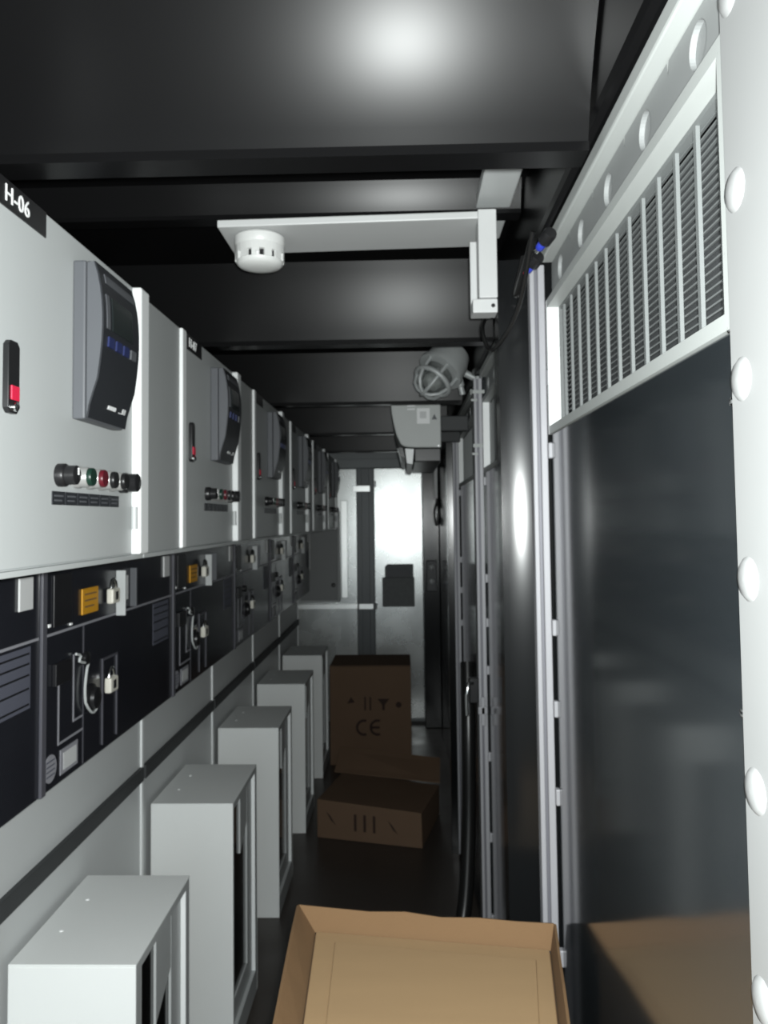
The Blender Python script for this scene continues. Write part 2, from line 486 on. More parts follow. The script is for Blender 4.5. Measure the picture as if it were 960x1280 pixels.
# ------------------------------------------------------------------ back wall and its doors
wb = solo('wall_back', MB().box(XLEFT, 0.33, YBACK, YBACK + 0.08, 0.001, ZROOF - 0.001), BACKG, (-0.4, YBACK, 0),
          'grey steel end wall of the container', 'wall', kind='structure')
def wb_part(name, mb, m, bevel=0.002):
    mb.shift((0.4, -YBACK, 0)); return link(name, mb.mesh(name, m, bevel), wb)
wb_part('mullion', MB().box(-0.365, -0.235, YBACK - 0.035, YBACK - 0.001, 0.002, 1.945), BACKM)
wb_part('mullion', MB().box(-0.330, -0.270, YBACK - 0.048, YBACK - 0.0355, 0.002, 1.945), BACKM)
wb_part('header', MB().box(-0.90, 0.138, YBACK - 0.04, YBACK - 0.001, 1.950, 2.02), BACKG)
wb_part('hinge_plate', MB().box(-0.395, -0.262, YBACK - 0.062, YBACK - 0.049, 1.765, 1.812), ZINC)
wb_part('hinge_plate', MB().box(-0.355, -0.245, YBACK - 0.062, YBACK - 0.049, 0.865, 0.905), ZINC)
wb_part('cross_rail', MB().box(-0.86, -0.366, YBACK - 0.05, YBACK - 0.020, 0.865, 0.905), ZINC)
d1 = Thing('door_1', (-0.05, YBACK, 0), 'bright galvanised back door leaf with flash glare', 'door', None, 'structure')
d1.part('leaf', MB().box(-0.232, 0.138, YBACK - 0.030, YBACK - 0.001, 0.03, 1.945), GALV, bevel=0.003)
d1.part('hinge_knuckle', MB().lathe([(0.010, 0), (0.010, 0.05)], (-0.226, YBACK - 0.034, 1.80), (0, 0, 1), 12), CHROME, smooth=0.7)
d1.part('hinge_knuckle', MB().lathe([(0.010, 0), (0.010, 0.05)], (-0.226, YBACK - 0.034, 0.86), (0, 0, 1), 12), CHROME, smooth=0.7)
d5 = Thing('door_5', (-0.60, YBACK, 0), 'blotchy pale metal back door leaf left of the mullion', 'door', None, 'structure')
d5.part('leaf', MB().box(-0.86, -0.368, YBACK - 0.018, YBACK - 0.001, 0.03, 1.945), GALV, bevel=0.003)
d5.part('edge_strip', MB().box(-0.490, -0.440, YBACK - 0.030, YBACK - 0.019, 0.95, 1.70), ZINC, bevel=0.003)

dh = Thing('document_holder', (-0.05, YBACK - 0.03, 0.87), 'dark grey document pocket on the galvanised back door', 'document holder')
dh.part('pocket', MB().box(-0.175, 0.072, YBACK - 0.062, YBACK - 0.031, 0.880, 1.105), DOCG, bevel=0.006)
dh.part('back_plate', MB().prism([(-0.155, 1.100), (0.065, 1.100), (0.065, 1.205), (-0.135, 1.205), (-0.155, 1.185)], 'y', YBACK - 0.040, YBACK - 0.031), DOCG)
dh.part('papers', MB().box(-0.135, 0.045, YBACK - 0.048, YBACK - 0.041, 0.89, 1.165), MIDG)

gp = Thing('wall_enclosure', (-0.64, YBACK - 0.05, 0.90), 'flat grey enclosure with two dark latches on the back wall', 'enclosure')
gp.part('body', MB().box(-0.80, -0.495, YBACK - 0.16, YBACK - 0.0515, 0.93, 1.62), GREYP, bevel=0.004)
gp.part('cover', MB().box(-0.79, -0.505, YBACK - 0.172, YBACK - 0.1605, 0.945, 1.61), ENCG, bevel=0.004)
for x in (-0.755, -0.54):
    gp.part('latch', MB().lathe([(0.016, 0), (0.016, 0.008), (0.009, 0.016)], (x, YBACK - 0.1725, 1.06), (0, -1, 0), 14), BLACKP, smooth=0.7)

# ================================================================== SWITCHGEAR ROW
UNIT_LAB = [
    'nearest switchgear unit with nameplate H-06 on its white upper cabinet',
    'switchgear unit with nameplate H-07, second from the camera',
    'third switchgear unit from the camera, padlocks cream without orange tag',
    'fourth switchgear unit from the camera along the left row',
    'fifth switchgear unit from the camera, second from the far end',
    'sixth and farthest switchgear unit, next to the back wall',
]
XREAR = -1.34
def unit(j):
    yb = Y0 + P * (j - 1)
    t = Thing('switchgear_unit', (-0.9, yb + P / 2, 0), UNIT_LAB[j], 'switchgear', 'switchgear units in the left row', org=(-0.9, P / 2, 0))
    K = lambda s: 'sw_' + s
    g = 0.0008
    e = P - g
    B = lambda *a: (lambda: MB().box(*a))
    # carcass: base, mechanism housing, upper low-voltage cabinet
    bs = t.part('base_panel', B(XREAR, XB, g, e, 0.001, ZKB - 0.001), BASEG, key=K('base'), bevel=0.002)
    t.part('edge_seam', B(XB + 0.0002, XB + 0.006, e - 0.016, e, 0.001, ZKB - 0.002), TRIMW, parent=bs, key=K('seam'), bevel=0.001)
    mp = t.part('mimic_panel', B(XREAR, XK, g, e, ZKB, ZCB - 0.001), PANEL, key=K('mimic'), bevel=0.002)
    cb = t.part('upper_cabinet', B(XREAR, XC - 0.006, g, e, ZCB, ZCT), WHITE, key=K('cab'), bevel=0.002)
    t.part('cabinet_sill', B(XC - 0.0058, XC + 0.004, g, e, ZCB, ZCB + 0.008), WHITE, key=K('sill'), parent=cb, bevel=0.001)
    t.part('side_cover', B(XC - 0.0058, XC - 0.0008, 0.002, 0.2485, ZCB + 0.010, ZCT - 0.001), SIDEG, key=K('side'), bevel=0.001)
    t.part('edge_strip', B(XC - 0.0058, XC + 0.006, 0.2495, 0.279, ZCB + 0.009, ZCT), TRIMW, key=K('es1'), bevel=0.003)
    hs = t.part('hinge_strip', B(XC - 0.0058, XC + 0.015, 0.775, e - 0.003, ZCB + 0.009, ZCT + 0.001), TRIMW, key=K('es2'), bevel=0.004)
    for z in (1.56, 1.88):
        o = t.part('hinge', lambda: MB().lathe([(0.006, -0.02), (0.006, 0.02)], (XC + 0.006, 0.768, 0), (0, 0, 1), 10), GREYP, parent=hs, key=K('hinge'), smooth=0.7)
        o.location = (0, 0, z)
    dr = t.part('cabinet_door', B(XC - 0.0058, XC, 0.2805, 0.7735, ZCB + 0.010, ZCT - 0.0005), WHITE, key=K('door'), bevel=0.0015)
    # nameplate
    npz = (1.942, 1.9772)
    npl = t.part('nameplate', B(XC + 0.0002, XC + 0.002, 0.300, 0.425, *npz), BLACKP, key=K('np'))
    if j < 2:
        t.part('lettering', text_mb('H-06' if j == 0 else 'H-07', 0.0305, 'left', (XC + 0.0023, 0.3450, 1.959), spacing=1.05), TXTW, parent=npl)
    # slim black handle with red mark
    hd = t.part('door_handle', lambda: MB().prism([(0.316, 1.694), (0.322, 1.688), (0.338, 1.688), (0.344, 1.694), (0.344, 1.772), (0.338, 1.778), (0.322, 1.778), (0.316, 1.772)], 'x', XC + 0.0002, XC + 0.008), BLACKP, key=K('hd'), bevel=0.001)
    t.part('red_mark', B(XC + 0.0082, XC + 0.0105, 0.320, 0.340, 1.704, 1.722), REDB, parent=hd, key=K('hdr'), bevel=0.001)
    t.part('lock_pin', lambda: MB().lathe([(0.006, 0), (0.006, 0.004), (0.003, 0.006)], (XC + 0.008, 0.330, 1.696), (1, 0, 0), 12), CHROME, parent=hd, key=K('hdp'), smooth=0.7)
    # protection relay: base, bulging front
    ya, yz = 0.515, 0.672
    za, zb = 1.705, 1.942
    rb = t.part('relay_case', B(XC + 0.0002, XC + 0.020, ya, yz, za, zb), MIDG, key=K('rb'), bevel=0.003)
    def bulge(off=0.0, z0=za, z1=zb):
        pts = []
        for i in range(13):
            s = i / 12; z = zb - 0.002 + (za + 0.002 - zb + 0.002) * s
            d = 0.034 + 0.013 * math.sin(math.pi * min(1, s / 0.9) ** 0.8) - 0.010 * max(0, s - 0.75) / 0.25
            pts.append((XC + d + off, z))
        return pts
    def front():
        mb = MB(); pts = bulge()
        return mb.prism([(XC + 0.0225, zb - 0.002)] + pts + [(XC + 0.0225, za + 0.002)], 'y', ya + 0.001, yz - 0.001)
    rf = t.part('relay_front', front, CHAR, key=K('rf'), smooth=0.5)
    def skin(s0, s1, y0, y1, th=0.0015):
        def f():
            pts = bulge()
            def at(s):
                q = s * 12; i = min(11, int(q)); a = q - i
                return (pts[i][0] * (1 - a) + pts[i + 1][0] * a, pts[i][1] * (1 - a) + pts[i + 1][1] * a)
            n = 4; ss = [s0 + (s1 - s0) * k / n for k in range(n + 1)]
            a = [at(s) for s in ss]
            return MB().prism([(p[0] + 0.0003, p[1]) for p in a] + [(p[0] + th, p[1]) for p in a[::-1]], 'y', y0, y1)
        return f
    t.part('relay_side', lambda: MB().prism([(XC + 0.0225, zb - 0.004)] + [(p[0] - 0.002, p[1]) for p in bulge()] + [(XC + 0.0225, za + 0.004)], 'y', ya - 0.0005, ya + 0.0008), MIDG, parent=rf, key=K('rs'))
    t.part('relay_header', skin(0.06, 0.12, ya + 0.02, yz - 0.012), MIDG, parent=rf, key=K('rh'))
    t.part('relay_screen', skin(0.20, 0.42, ya + 0.035, yz - 0.035), SCREEN, parent=rf, key=K('rsc'))
    t.part('indicator_column', skin(0.20, 0.42, ya + 0.012, ya + 0.024), MIDG, parent=rf, key=K('ric'))
    for q in range(4):
        y = ya + 0.018 + q * 0.032
        t.part('relay_key', skin(0.47, 0.535, y, y + 0.022, 0.003), BLUEK if q < 3 else MIDG, parent=rf, key=K('rk%d' % q))
    t.part('relay_marking', skin(0.885, 0.91, ya + 0.066, ya + 0.098, 0.001), TXTW, parent=rf, key=K('rm1'))
    t.part('relay_marking', skin(0.875, 0.91, ya + 0.126, ya + 0.140, 0.001), PAPER, parent=rf, key=K('rm2'))
    t.part('relay_marking', skin(0.905, 0.912, ya + 0.112, ya + 0.124, 0.001), PAPER, parent=rf, key=K('rm3'))
    # buttons
    sel = t.part('selector_switch', lambda: MB().lathe([(0.0165, 0), (0.0165, 0.010), (0.0150, 0.012), (0.0135, 0.013), (0.0135, 0.026), (0.010, 0.028)], (XC + 0.0003, 0.474, 1.620), (1, 0, 0), 20), BLACKP, key=K('sel'), smooth=0.7)
    t.part('selector_mark', B(XC + 0.0284, XC + 0.0294, 0.4725, 0.4755, 1.620, 1.630), TXTW, parent=sel, key=K('selm'))
    caps = [GREEN, RED, BLACKP, BLACKP]
    for q in range(4):
        y = 0.528 + q * 0.046
        bt = t.part('push_button', lambda: MB().lathe([(0.0165, 0), (0.0165, 0.008), (0.0150, 0.010), (0.0150, 0.020), (0.0140, 0.022)], (XC + 0.0003, 0.528, 1.620), (1, 0, 0), 20), SILVER, key=K('btn'), smooth=0.7)
        bt.location = (0, y - 0.528, 0)
        t.part('button_cap', lambda: MB().lathe([(0.0135, 0), (0.0135, 0.005), (0.0125, 0.0065)], (XC + 0.0225, 0.528, 1.620), (1, 0, 0), 18), caps[q], parent=bt, key=K('cap%d' % q), smooth=0.7)
    t.part('rotary_switch', lambda: MB().lathe([(0.0175, 0), (0.0175, 0.012), (0.0155, 0.014), (0.0155, 0.030), (0.013, 0.032)], (XC + 0.0003, 0.714, 1.620), (1, 0, 0), 20), BLACKP, key=K('rot'), smooth=0.7)
    for q in range(6):
        y = 0.452 + q * 0.0425
        o = t.part('label_strip', B(XC + 0.0002, XC + 0.0016, 0.452, 0.452 + 0.0395, 1.578, 1.597), CHAR, key=K('lab'))
        o.location = (0, q * 0.0425, 0)
        o2 = t.part('label_print', B(XC + 0.0017, XC + 0.0020, 0.457, 0.487, 1.590, 1.5925).__call__ if False else (lambda: MB().box(XC + 0.0017, XC + 0.0020, 0.458, 0.486, 1.5895, 1.592).box(XC + 0.0017, XC + 0.0020, 0.458, 0.482, 1.583, 1.5855)), MIDG, parent=o, key=K('labp'))
    # ---- black mimic panel
    X1 = XK + 0.0003
    def pl(name, y0, y1, z0, z1, th, m, parent=None, bevel=0.0):
        return t.part(name, B(X1, X1 + th, y0, y1, z0, z1), m, parent=parent, key=K('%s_%g_%g' % (name, y0, z0)), bevel=bevel)
    pl('divider_bar', 0.0015, 0.020, ZKB + 0.001, ZCB - 0.003, 0.006, PANELBAR, bevel=0.001)
    pl('mimic_line', 0.021, P - 0.003, 1.3375, 1.3425, 0.0012, LINE)
    pl('mimic_line', 0.1985, 0.2025, ZKB + 0.004, 1.337, 0.001, PANELBAR)
    dw = pl('dark_window', 0.055, 0.136, 1.352, 1.452, 0.003, PRINTD, bevel=0.001)
    pl('screw', 0.035, 0.042, 1.355, 1.361, 0.003, TXTW)
    pl('screw', 0.130, 0.139, 1.3465, 1.351, 0.003, TXTW)
    if j in (1, 2):
        ot = pl('orange_tag', 0.186, 0.270, 1.360, 1.414, 0.004, ORANGE, bevel=0.001)
        for q in range(3):
            t.part('tag_print', (lambda q=q: MB().box(X1 + 0.0042, X1 + 0.0046, 0.196, 0.258 - 0.012 * (q == 2), 1.400 - q * 0.013, 1.403 - q * 0.013)), CARDD, parent=ot, key=K('otp%d' % q))
    def padlock(yc, zc, key):
        lk = t.part('padlock', lambda: MB().box(X1 + 0.004, X1 + 0.020, yc - 0.020, yc + 0.026, zc - 0.024, zc + 0.010), CREAM, key=K(key), bevel=0.004)
        t.part('shackle', lambda: MB().tube([(X1 + 0.012, yc - 0.012 + 0.030 * 0.5 - 0.015 * math.cos(a), zc + 0.010 + 0.020 * math.sin(a)) for a in [math.pi * k / 8 for k in range(9)]], 0.0042), CHROME, parent=lk, key=K(key + 's'), smooth=0.8)
        t.part('keyhole', lambda: MB().box(X1 + 0.0202, X1 + 0.021, yc - 0.006, yc + 0.010, zc - 0.016, zc + 0.003), BLACKP, parent=lk, key=K(key + 'k'), bevel=0.0003)
        return lk
    padlock(0.335, 1.393, 'lkA')
    t.part('padlock_hasp', lambda: MB().box(X1, X1 + 0.022, 0.385, 0.391, 1.335, 1.440), GREYP, key=K('hasp1'), bevel=0.001)
    t.part('padlock_hasp', lambda: MB().box(X1, X1 + 0.016, 0.478, 0.486, 1.346, 1.440), MIDG, key=K('hasp2'), bevel=0.001)
    pl('hasp_label', 0.428, 0.458, 1.366, 1.424, 0.003, PAPER)
    pl('position_plate', 0.742, 0.792, 1.398, 1.456, 0.004, PAPER, bevel=0.001)
    tb = pl('instruction_text', 0.655, 0.790, 1.222, 1.332, 0.0008, PRINT)
    for q, (a, b) in enumerate([(1.326, 1.318), (1.312, 1.3), (1.296, 1.280), (1.276, 1.256), (1.252, 1.228)]):
        t.part('text_line', (lambda a=a, b=b: MB().box(X1 + 0.0009, X1 + 0.0013, 0.660, 0.785, b, b + 0.0035)), PRINTD, parent=tb, key=K('txt%d' % q))
    bb = pl('indicator_box', 0.055, 0.127, 1.240, 1.282, 0.008, PRINTD, bevel=0.001)
    t.part('mimic_line', lambda: MB().box(X1, X1 + 0.001, 0.081, 0.086, 1.122, 1.2395).box(X1, X1 + 0.001, 0.086, 0.198, 1.122, 1.1265), LINE, key=K('ml1'))
    t.part('mimic_line', lambda: MB().box(X1, X1 + 0.001, 0.150, 0.1545, 1.150, 1.285).box(X1, X1 + 0.001, 0.1545, 0.198, 1.150, 1.154), LINE, key=K('ml2'))
    if j < 3:
        t.part('key_chain', lambda: MB().tube([(X1 + 0.006, 0.150 + 0.055 * s + 0.012 * math.sin(9 * s), 1.286 - 0.034 * s) for s in [k / 8 for k in range(9)]]
               + [(X1 + 0.007, 0.203 - 0.010 * math.sin(2.4 * s), 1.248 - 0.070 * s) for s in [k / 8 for k in range(9)]]
               + [(X1 + 0.008, 0.206 + 0.065 * s, 1.166 - 0.018 * math.sin(math.pi * s)) for s in [k / 8 for k in range(9)]], 0.0028, 6), GREYP, key=K('chain'), smooth=0.8)
    t.part('operating_knob', lambda: MB().lathe([(0.030, 0), (0.030, 0.006), (0.024, 0.009), (0.022, 0.016), (0.012, 0.018)], (X1, 0.240, 1.178), (1, 0, 0), 22), BLACKP, key=K('knob'), smooth=0.7)
    t.part('keyed_plug', lambda: MB().lathe([(0.014, 0), (0.014, 0.008), (0.010, 0.010)], (X1, 0.205, 1.268), (1, 0, 0), 16), BLACKP, key=K('plug'), smooth=0.7)
    sl = t.part('lever_slot', lambda: MB().box(X1, X1 + 0.003, 0.300, 0.305, 1.062, 1.250).box(X1, X1 + 0.003, 0.386, 0.391, 1.062, 1.250).box(X1, X1 + 0.003, 0.305, 0.386, 1.245, 1.250), PANELBAR, key=K('slot'))
    padlock(0.325, 1.196, 'lkB')
    rs = t.part('round_seal', lambda: MB().lathe([(0.026, 0), (0.026, 0.0012)], (X1, 0.049, 1.088), (1, 0, 0), 24), LINE, key=K('seal'))
    for q in range(4):
        t.part('seal_print', (lambda q=q: MB().box(X1 + 0.0013, X1 + 0.0017, 0.031, 0.067, 1.074 + 0.009 * q, 1.0765 + 0.009 * q)), PRINT, parent=rs, key=K('sp%d' % q))
    tg = pl('rating_plate', 0.092, 0.172, 1.062, 1.110, 0.0015, LINE)
    t.part('rating_field', lambda: MB().box(X1 + 0.0016, X1 + 0.0022, 0.104, 0.164, 1.069, 1.102), PAPER, parent=tg, key=K('rtf'))
    # ---- dark duct along the base
    t.part('cable_duct', B(XB + 0.0002, XB + 0.012, g, e - 0.0165, 0.818, 0.856), DUCT, key=K('duct'), bevel=0.001)
    return t
for j in range(6):
    unit(j)

# end plate of the row with marked white label
ep = Thing('end_label', (-0.70, Y0 + 5 * P - 0.1, 1.1), 'small white label plate at the far end of the dark mimic panels', 'label')
yy = Y0 + 5 * P
ep.part('plate', MB().box(-0.74, -0.672, yy + 0.004, yy + 0.008, 1.20, 1.475), PAPER, bevel=0.001)
ep.part('print', MB().box(-0.725, -0.690, yy + 0.0030, yy + 0.0038, 1.38, 1.40).box(-0.725, -0.69, yy + 0.0030, yy + 0.0038, 1.42, 1.43).box(-0.725, -0.69, yy + 0.0030, yy + 0.0038, 1.28, 1.33), PRINTD)

# ================================================================== WHITE CABLE CABINETS ON THE FLOOR
CAB_LAB = [
    'nearest white floor cabinet, cut by the lower left corner of the photo',
    'second white floor cabinet from the camera, beside the open carton',
    'third white floor cabinet from the camera, middle of the five',
    'fourth white floor cabinet from the camera, beside the low carton',
    'fifth and farthest white floor cabinet, beside the upright carton',
]
def cable_cabinet(k):
    yf = 1.4822 + P * k; W = 0.367
    t = Thing('floor_cabinet', ((XF + XB) / 2, yf + W / 2, 0), CAB_LAB[k], 'cabinet', 'white floor cabinets in front of the switchgear', org=((XF + XB) / 2, W / 2, 0))
    K = lambda s: 'fc_' + s
    ZT = 0.7329; x0 = XB + 0.013
    t.part('housing', lambda: MB().box(x0, XF, 0, 0.004, 0.001, ZT - 0.004).box(x0, XF, W - 0.004, W, 0.001, ZT - 0.004)
           .box(x0, XF, 0, W, ZT - 0.004, ZT), BOXW, key=K('hs'), bevel=0.0012)
    # rim around the recessed front
    t.part('front_rim', lambda: MB().box(XF - 0.012, XF - 0.0005, 0.0042, 0.012, 0.002, ZT - 0.0045).box(XF - 0.012, XF - 0.0005, 0.336, W - 0.0042, 0.002, ZT - 0.0045)
           .box(XF - 0.012, XF - 0.0005, 0.012, 0.336, ZT - 0.020, ZT - 0.0045).box(XF - 0.012, XF - 0.0005, 0.012, 0.336, 0.002, 0.075), GREYP, key=K('rim'))
    t.part('rim_lit_face', lambda: MB().box(XF - 0.012, XF - 0.001, 0.3335, 0.3358, 0.076, ZT - 0.021), TRIMW, key=K('rimf'))  # brighter white than the rim: flash light on this face painted in
    fp = t.part('front_panel', lambda: MB().box(XF - 0.018, XF - 0.0125, 0.0042, 0.070, 0.002, ZT - 0.0045).box(XF - 0.018, XF - 0.0125, 0.262, W - 0.0042, 0.002, ZT - 0.0045)
           .box(XF - 0.018, XF - 0.0125, 0.070, 0.262, 0.695, ZT - 0.0045).box(XF - 0.018, XF - 0.0125, 0.070, 0.262, 0.002, 0.14), GREYP, key=K('fp'))
    t.part('window_pane', lambda: MB().box(XF - 0.0215, XF - 0.0185, 0.065, 0.267, 0.135, 0.70), WGLASS, key=K('wp'))
    t.part('bracket', lambda: MB().prism([(0.160, 0.6945), (0.2615, 0.6945), (0.2615, 0.585), (0.160, 0.525)], 'x', XF - 0.0183, XF - 0.0130), GREYP, key=K('br'))  # grey plate standing in for a pale reflection in the window pane
    for (x, y) in ((-0.70, 0.12), (-0.70, 0.25)):
        o = t.part('rivet', lambda: MB().lathe([(0.0045, 0), (0.0040, 0.0015), (0.001, 0.0025)], (0, 0, ZT), (0, 0, 1), 10).shift((0, 0, 0)), TXTW, key=K('rv'), smooth=0.8)
        o.location = (x, y, 0)
    return t
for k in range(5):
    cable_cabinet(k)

# ================================================================== CARTONS
oc = Thing('open_carton', (0.02, 1.03, 0), 'large open brown carton with shallow inside in the foreground', 'carton')
FL, FR, NR, NL = (-0.187, 1.361), (0.232, 1.300), (0.160, 0.70), (-0.165, 0.72)
bFL, bFR, bNR, bNL = (-0.158, 1.345), (0.224, 1.290), (0.153, 0.72), (-0.134, 0.74)
ZR, ZBED = 0.900, 0.868
def q3(pts, z): return [(x, y, z) for x, y in pts]
oc.part('carton_body', MB().hexa(q3([bNL, bNR, bFR, bFL], 0.001), q3([bNL, bNR, bFR, bFL], ZBED - 0.006)), CARD, bevel=0.003)
def flap(a0, a1, b0, b1, th, wob=0.004, n=7):
    """flared wall from bed edge (a0-a1) to rim edge (b0-b1), wavy torn top edge"""
    mb = MB(); o = Vector(((a0[0] + a1[0]) / 2 - 0.02, (a0[1] + a1[1]) / 2 - 1.03))
    o = o.normalized() * th
    vs = []
    for i in range(n + 1):
        s = i / n
        a = (a0[0] + (a1[0] - a0[0]) * s, a0[1] + (a1[1] - a0[1]) * s)
        b = (b0[0] + (b1[0] - b0[0]) * s, b0[1] + (b1[1] - b0[1]) * s)
        z = ZR + (random.uniform(-wob, wob) if 0 < i < n else 0)
        vs += [(a[0], a[1], ZBED - 0.0055), (b[0], b[1], z), (b[0] + o.x, b[1] + o.y, z - 0.001), (a[0] + o.x, a[1] + o.y, ZBED - 0.0055)]
    fs = [(0, 1, 2, 3), tuple(4 * n + k for k in (3, 2, 1, 0))]
    for i in range(n):
        for k in range(4):
            k2 = (k + 1) % 4
            fs.append((4 * i + k, 4 * i + 4 + k, 4 * i + 4 + k2, 4 * i + k2))
    return mb.add(vs, fs)
oc.part('flap', flap(bFL, bFR, FL, FR, 0.004), CARD)
oc.part('flap', flap(bFR, bNR, FR, NR, 0.004), CARD)
oc.part('flap', flap(bNL, bFL, NL, FL, 0.004), CARD)
oc.part('flap', flap(bNR, bNL, NR, NL, 0.004), CARD)
def lerp2(p, c, s): return (p[0] + (c[0] - p[0]) * s, p[1] + (c[1] - p[1]) * s)
cen = (0.02, 1.03)
bed = [bNL, bNR, bFR, bFL]
oc.part('inner_liner', MB().hexa(q3([lerp2(p, cen, 0.012) for p in bed], ZBED - 0.0055), q3([lerp2(p, cen, 0.012) for p in bed], ZBED - 0.002)), CARDL, bevel=0.001)
ins = [(-0.106, 0.78), (0.128, 0.77), (0.196, 1.255), (-0.122, 1.305)]
oc.part('inner_liner', MB().hexa(q3(ins, ZBED - 0.0018), q3([lerp2(p, cen, 0.006) for p in ins], ZBED + 0.0012)), CARDL, bevel=0.0008)

def symbol_marks(t, x0, z0, y, s):
    par = t
    t.part('printed_mark', MB().prism([(x0 + 0.10 * s, z0), (x0 + 0.22 * s, z0 + 0.02 * s), (x0 + 0.16 * s, z0 + 0.10 * s)], 'y', y - 0.001, y - 0.0003), INK)
    t.part('printed_mark', MB().box(x0 + 0.36 * s, x0 + 0.385 * s, y - 0.001, y - 0.0003, z0 - 0.10 * s, z0 + 0.10 * s).box(x0 + 0.44 * s, x0 + 0.465 * s, y - 0.001, y - 0.0003, z0 - 0.10 * s, z0 + 0.10 * s), INK)
    t.part('printed_mark', MB().prism([(x0 + 0.56 * s, z0 + 0.07 * s), (x0 + 0.74 * s, z0 + 0.07 * s), (x0 + 0.67 * s, z0 - 0.02 * s), (x0 + 0.67 * s, z0 - 0.1 * s), (x0 + 0.63 * s, z0 - 0.1 * s), (x0 + 0.63 * s, z0 - 0.02 * s)], 'y', y - 0.001, y - 0.0003), INK)
    t.part('printed_mark', MB().lathe([(0.045 * s, 0), (0.045 * s, 0.0006)], (x0 + 0.88 * s, y - 0.0003, z0 - 0.02 * s), (0, -1, 0), 14), INK)

tc = Thing('upright_carton', (-0.23, 5.2, 0), 'tall dark brown carton printed with CE mark before the back door', 'carton')
tc.part('carton_body', MB().box(-0.487, 0.029, 5.03, 5.44, 0.001, 0.617), CARDD, bevel=0.004)
tc.part('top_flap', MB().hexa([(-0.486, 5.031, 0.6185), (0.028, 5.031, 0.6185), (0.028, 5.235, 0.6185), (-0.486, 5.235, 0.6185)], [(-0.486, 5.031, 0.6225), (0.028, 5.031, 0.6225), (0.028, 5.235, 0.6225), (-0.486, 5.235, 0.6225)]), CARDD)
tc.part('top_flap', MB().hexa([(-0.486, 5.238, 0.6185), (0.028, 5.238, 0.6185), (0.028, 5.439, 0.6185), (-0.486, 5.439, 0.6185)], [(-0.486, 5.238, 0.6225), (0.028, 5.238, 0.6225), (0.028, 5.439, 0.6225), (-0.486, 5.439, 0.6225)]), CARDD)
symbol_marks(tc, -0.42, 0.385, 5.03, 0.42)
def arc_c(mb, cx, cz, r, th, bar, y):
    n = 12
    out = [(cx + r * math.cos(a), cz + r * math.sin(a)) for a in [math.radians(70 + 220 * k / n) for k in range(n + 1)]]
    inn = [(cx + (r - th) * math.cos(a), cz + (r - th) * math.sin(a)) for a in [math.radians(70 + 220 * k / n) for k in range(n + 1)]]
    for k in range(n):
        mb.prism([out[k], out[k + 1], inn[k + 1], inn[k]], 'y', y - 0.001, y - 0.0003)
    if bar:
        mb.box(cx - r + th * 0.6, cx + r * 0.25, y - 0.001, y - 0.0003, cz - th / 2, cz + th / 2)
    return mb
tc.part('ce_mark', arc_c(arc_c(MB(), -0.272, 0.235, 0.052, 0.016, False, 5.03), -0.185, 0.235, 0.052, 0.016, True, 5.03), INK)

lc = Thing('low_carton', (-0.19, 4.1, 0), 'low crumpled dark brown carton lying on the aisle floor', 'carton')
A, Bq = (-0.446, 3.905), (0.066, 3.77)
dx, dy = 0.10, 0.44
C4 = [A, Bq, (Bq[0] + dx, Bq[1] + dy), (A[0] + dx * 0.9, A[1] + dy)]
lc.part('carton_body', MB().hexa(q3(C4, 0.001), [(C4[0][0], C4[0][1], 0.185), (C4[1][0] - 0.004, C4[1][1], 0.165), (C4[2][0], C4[2][1], 0.150), (C4[3][0], C4[3][1], 0.175)]), CARDD, bevel=0.004)
def lc_front(s, z, d=0.0012):
    n = Vector((Bq[1] - A[1], -(Bq[0] - A[0]))).normalized()
    return (A[0] + (Bq[0] - A[0]) * s + n.x * d, A[1] + (Bq[1] - A[1]) * s + n.y * d, z)
for s, z in ((0.13, 0.10), (0.72, 0.085)):
    pts = [(s - 0.04, z + 0.03), (s + 0.0, z + 0.012), (s + 0.055, z - 0.03), (s + 0.01, z - 0.012)]
    lc.part('printed_mark', MB().hexa([lc_front(a, b, 0.0004) for a, b in pts], [lc_front(a, b, 0.0012) for a, b in pts]), INK)
for k in range(3):
    pts = [(0.36 + 0.09 * k, 0.05), (0.385 + 0.09 * k, 0.05), (0.385 + 0.09 * k, 0.13), (0.36 + 0.09 * k, 0.13)]
    lc.part('printed_mark', MB().hexa([lc_front(a, b, 0.0004) for a, b in pts], [lc_front(a, b, 0.0010) for a, b in pts]), INK)
lc.part('loose_flap', MB().hexa([(-0.40, 4.36, 0.171), (0.17, 4.22, 0.155), (0.18, 4.40, 0.23), (-0.38, 4.52, 0.26)], [(-0.40, 4.36, 0.175), (0.17, 4.22, 0.159), (0.18, 4.40, 0.234), (-0.38, 4.52, 0.264)]), CARDD)

# ================================================================== SMOKE DETECTOR ON ITS BRACKET
YB = 1.450
br = Thing('detector_bracket', (0.16, YB, 1.937), 'white angled bracket arm hanging under the black roof', 'bracket')
br.part('arm_plate', MB().hexa([(-0.347, YB, 2.108), (0.180, YB, 2.115), (0.180, YB + 0.155, 2.115), (-0.347, YB + 0.155, 2.108)],
                               [(-0.347, YB, 2.122), (0.180, YB, 2.129), (0.180, YB + 0.155, 2.129), (-0.347, YB + 0.155, 2.122)]), BRKW, bevel=0.002)
br.part('upright', MB().box(0.145, 0.1795, YB - 0.006, YB + 0.040, 1.962, 2.130), BRKW, bevel=0.002)
br.part('foot', MB().box(0.133, 0.172, YB + 0.041, YB + 0.052, 1.937, 2.085), BRKW, bevel=0.002)
br.part('foot_return', MB().box(0.133, 0.1795, YB - 0.002, YB + 0.0405, 1.935, 1.961), BRKW, bevel=0.002)
br.part('screw', MB().lathe([(0.004, 0), (0.003, 0.002)], (0.171, YB - 0.0025, 1.948), (0, -1, 0), 10), BLACKP)
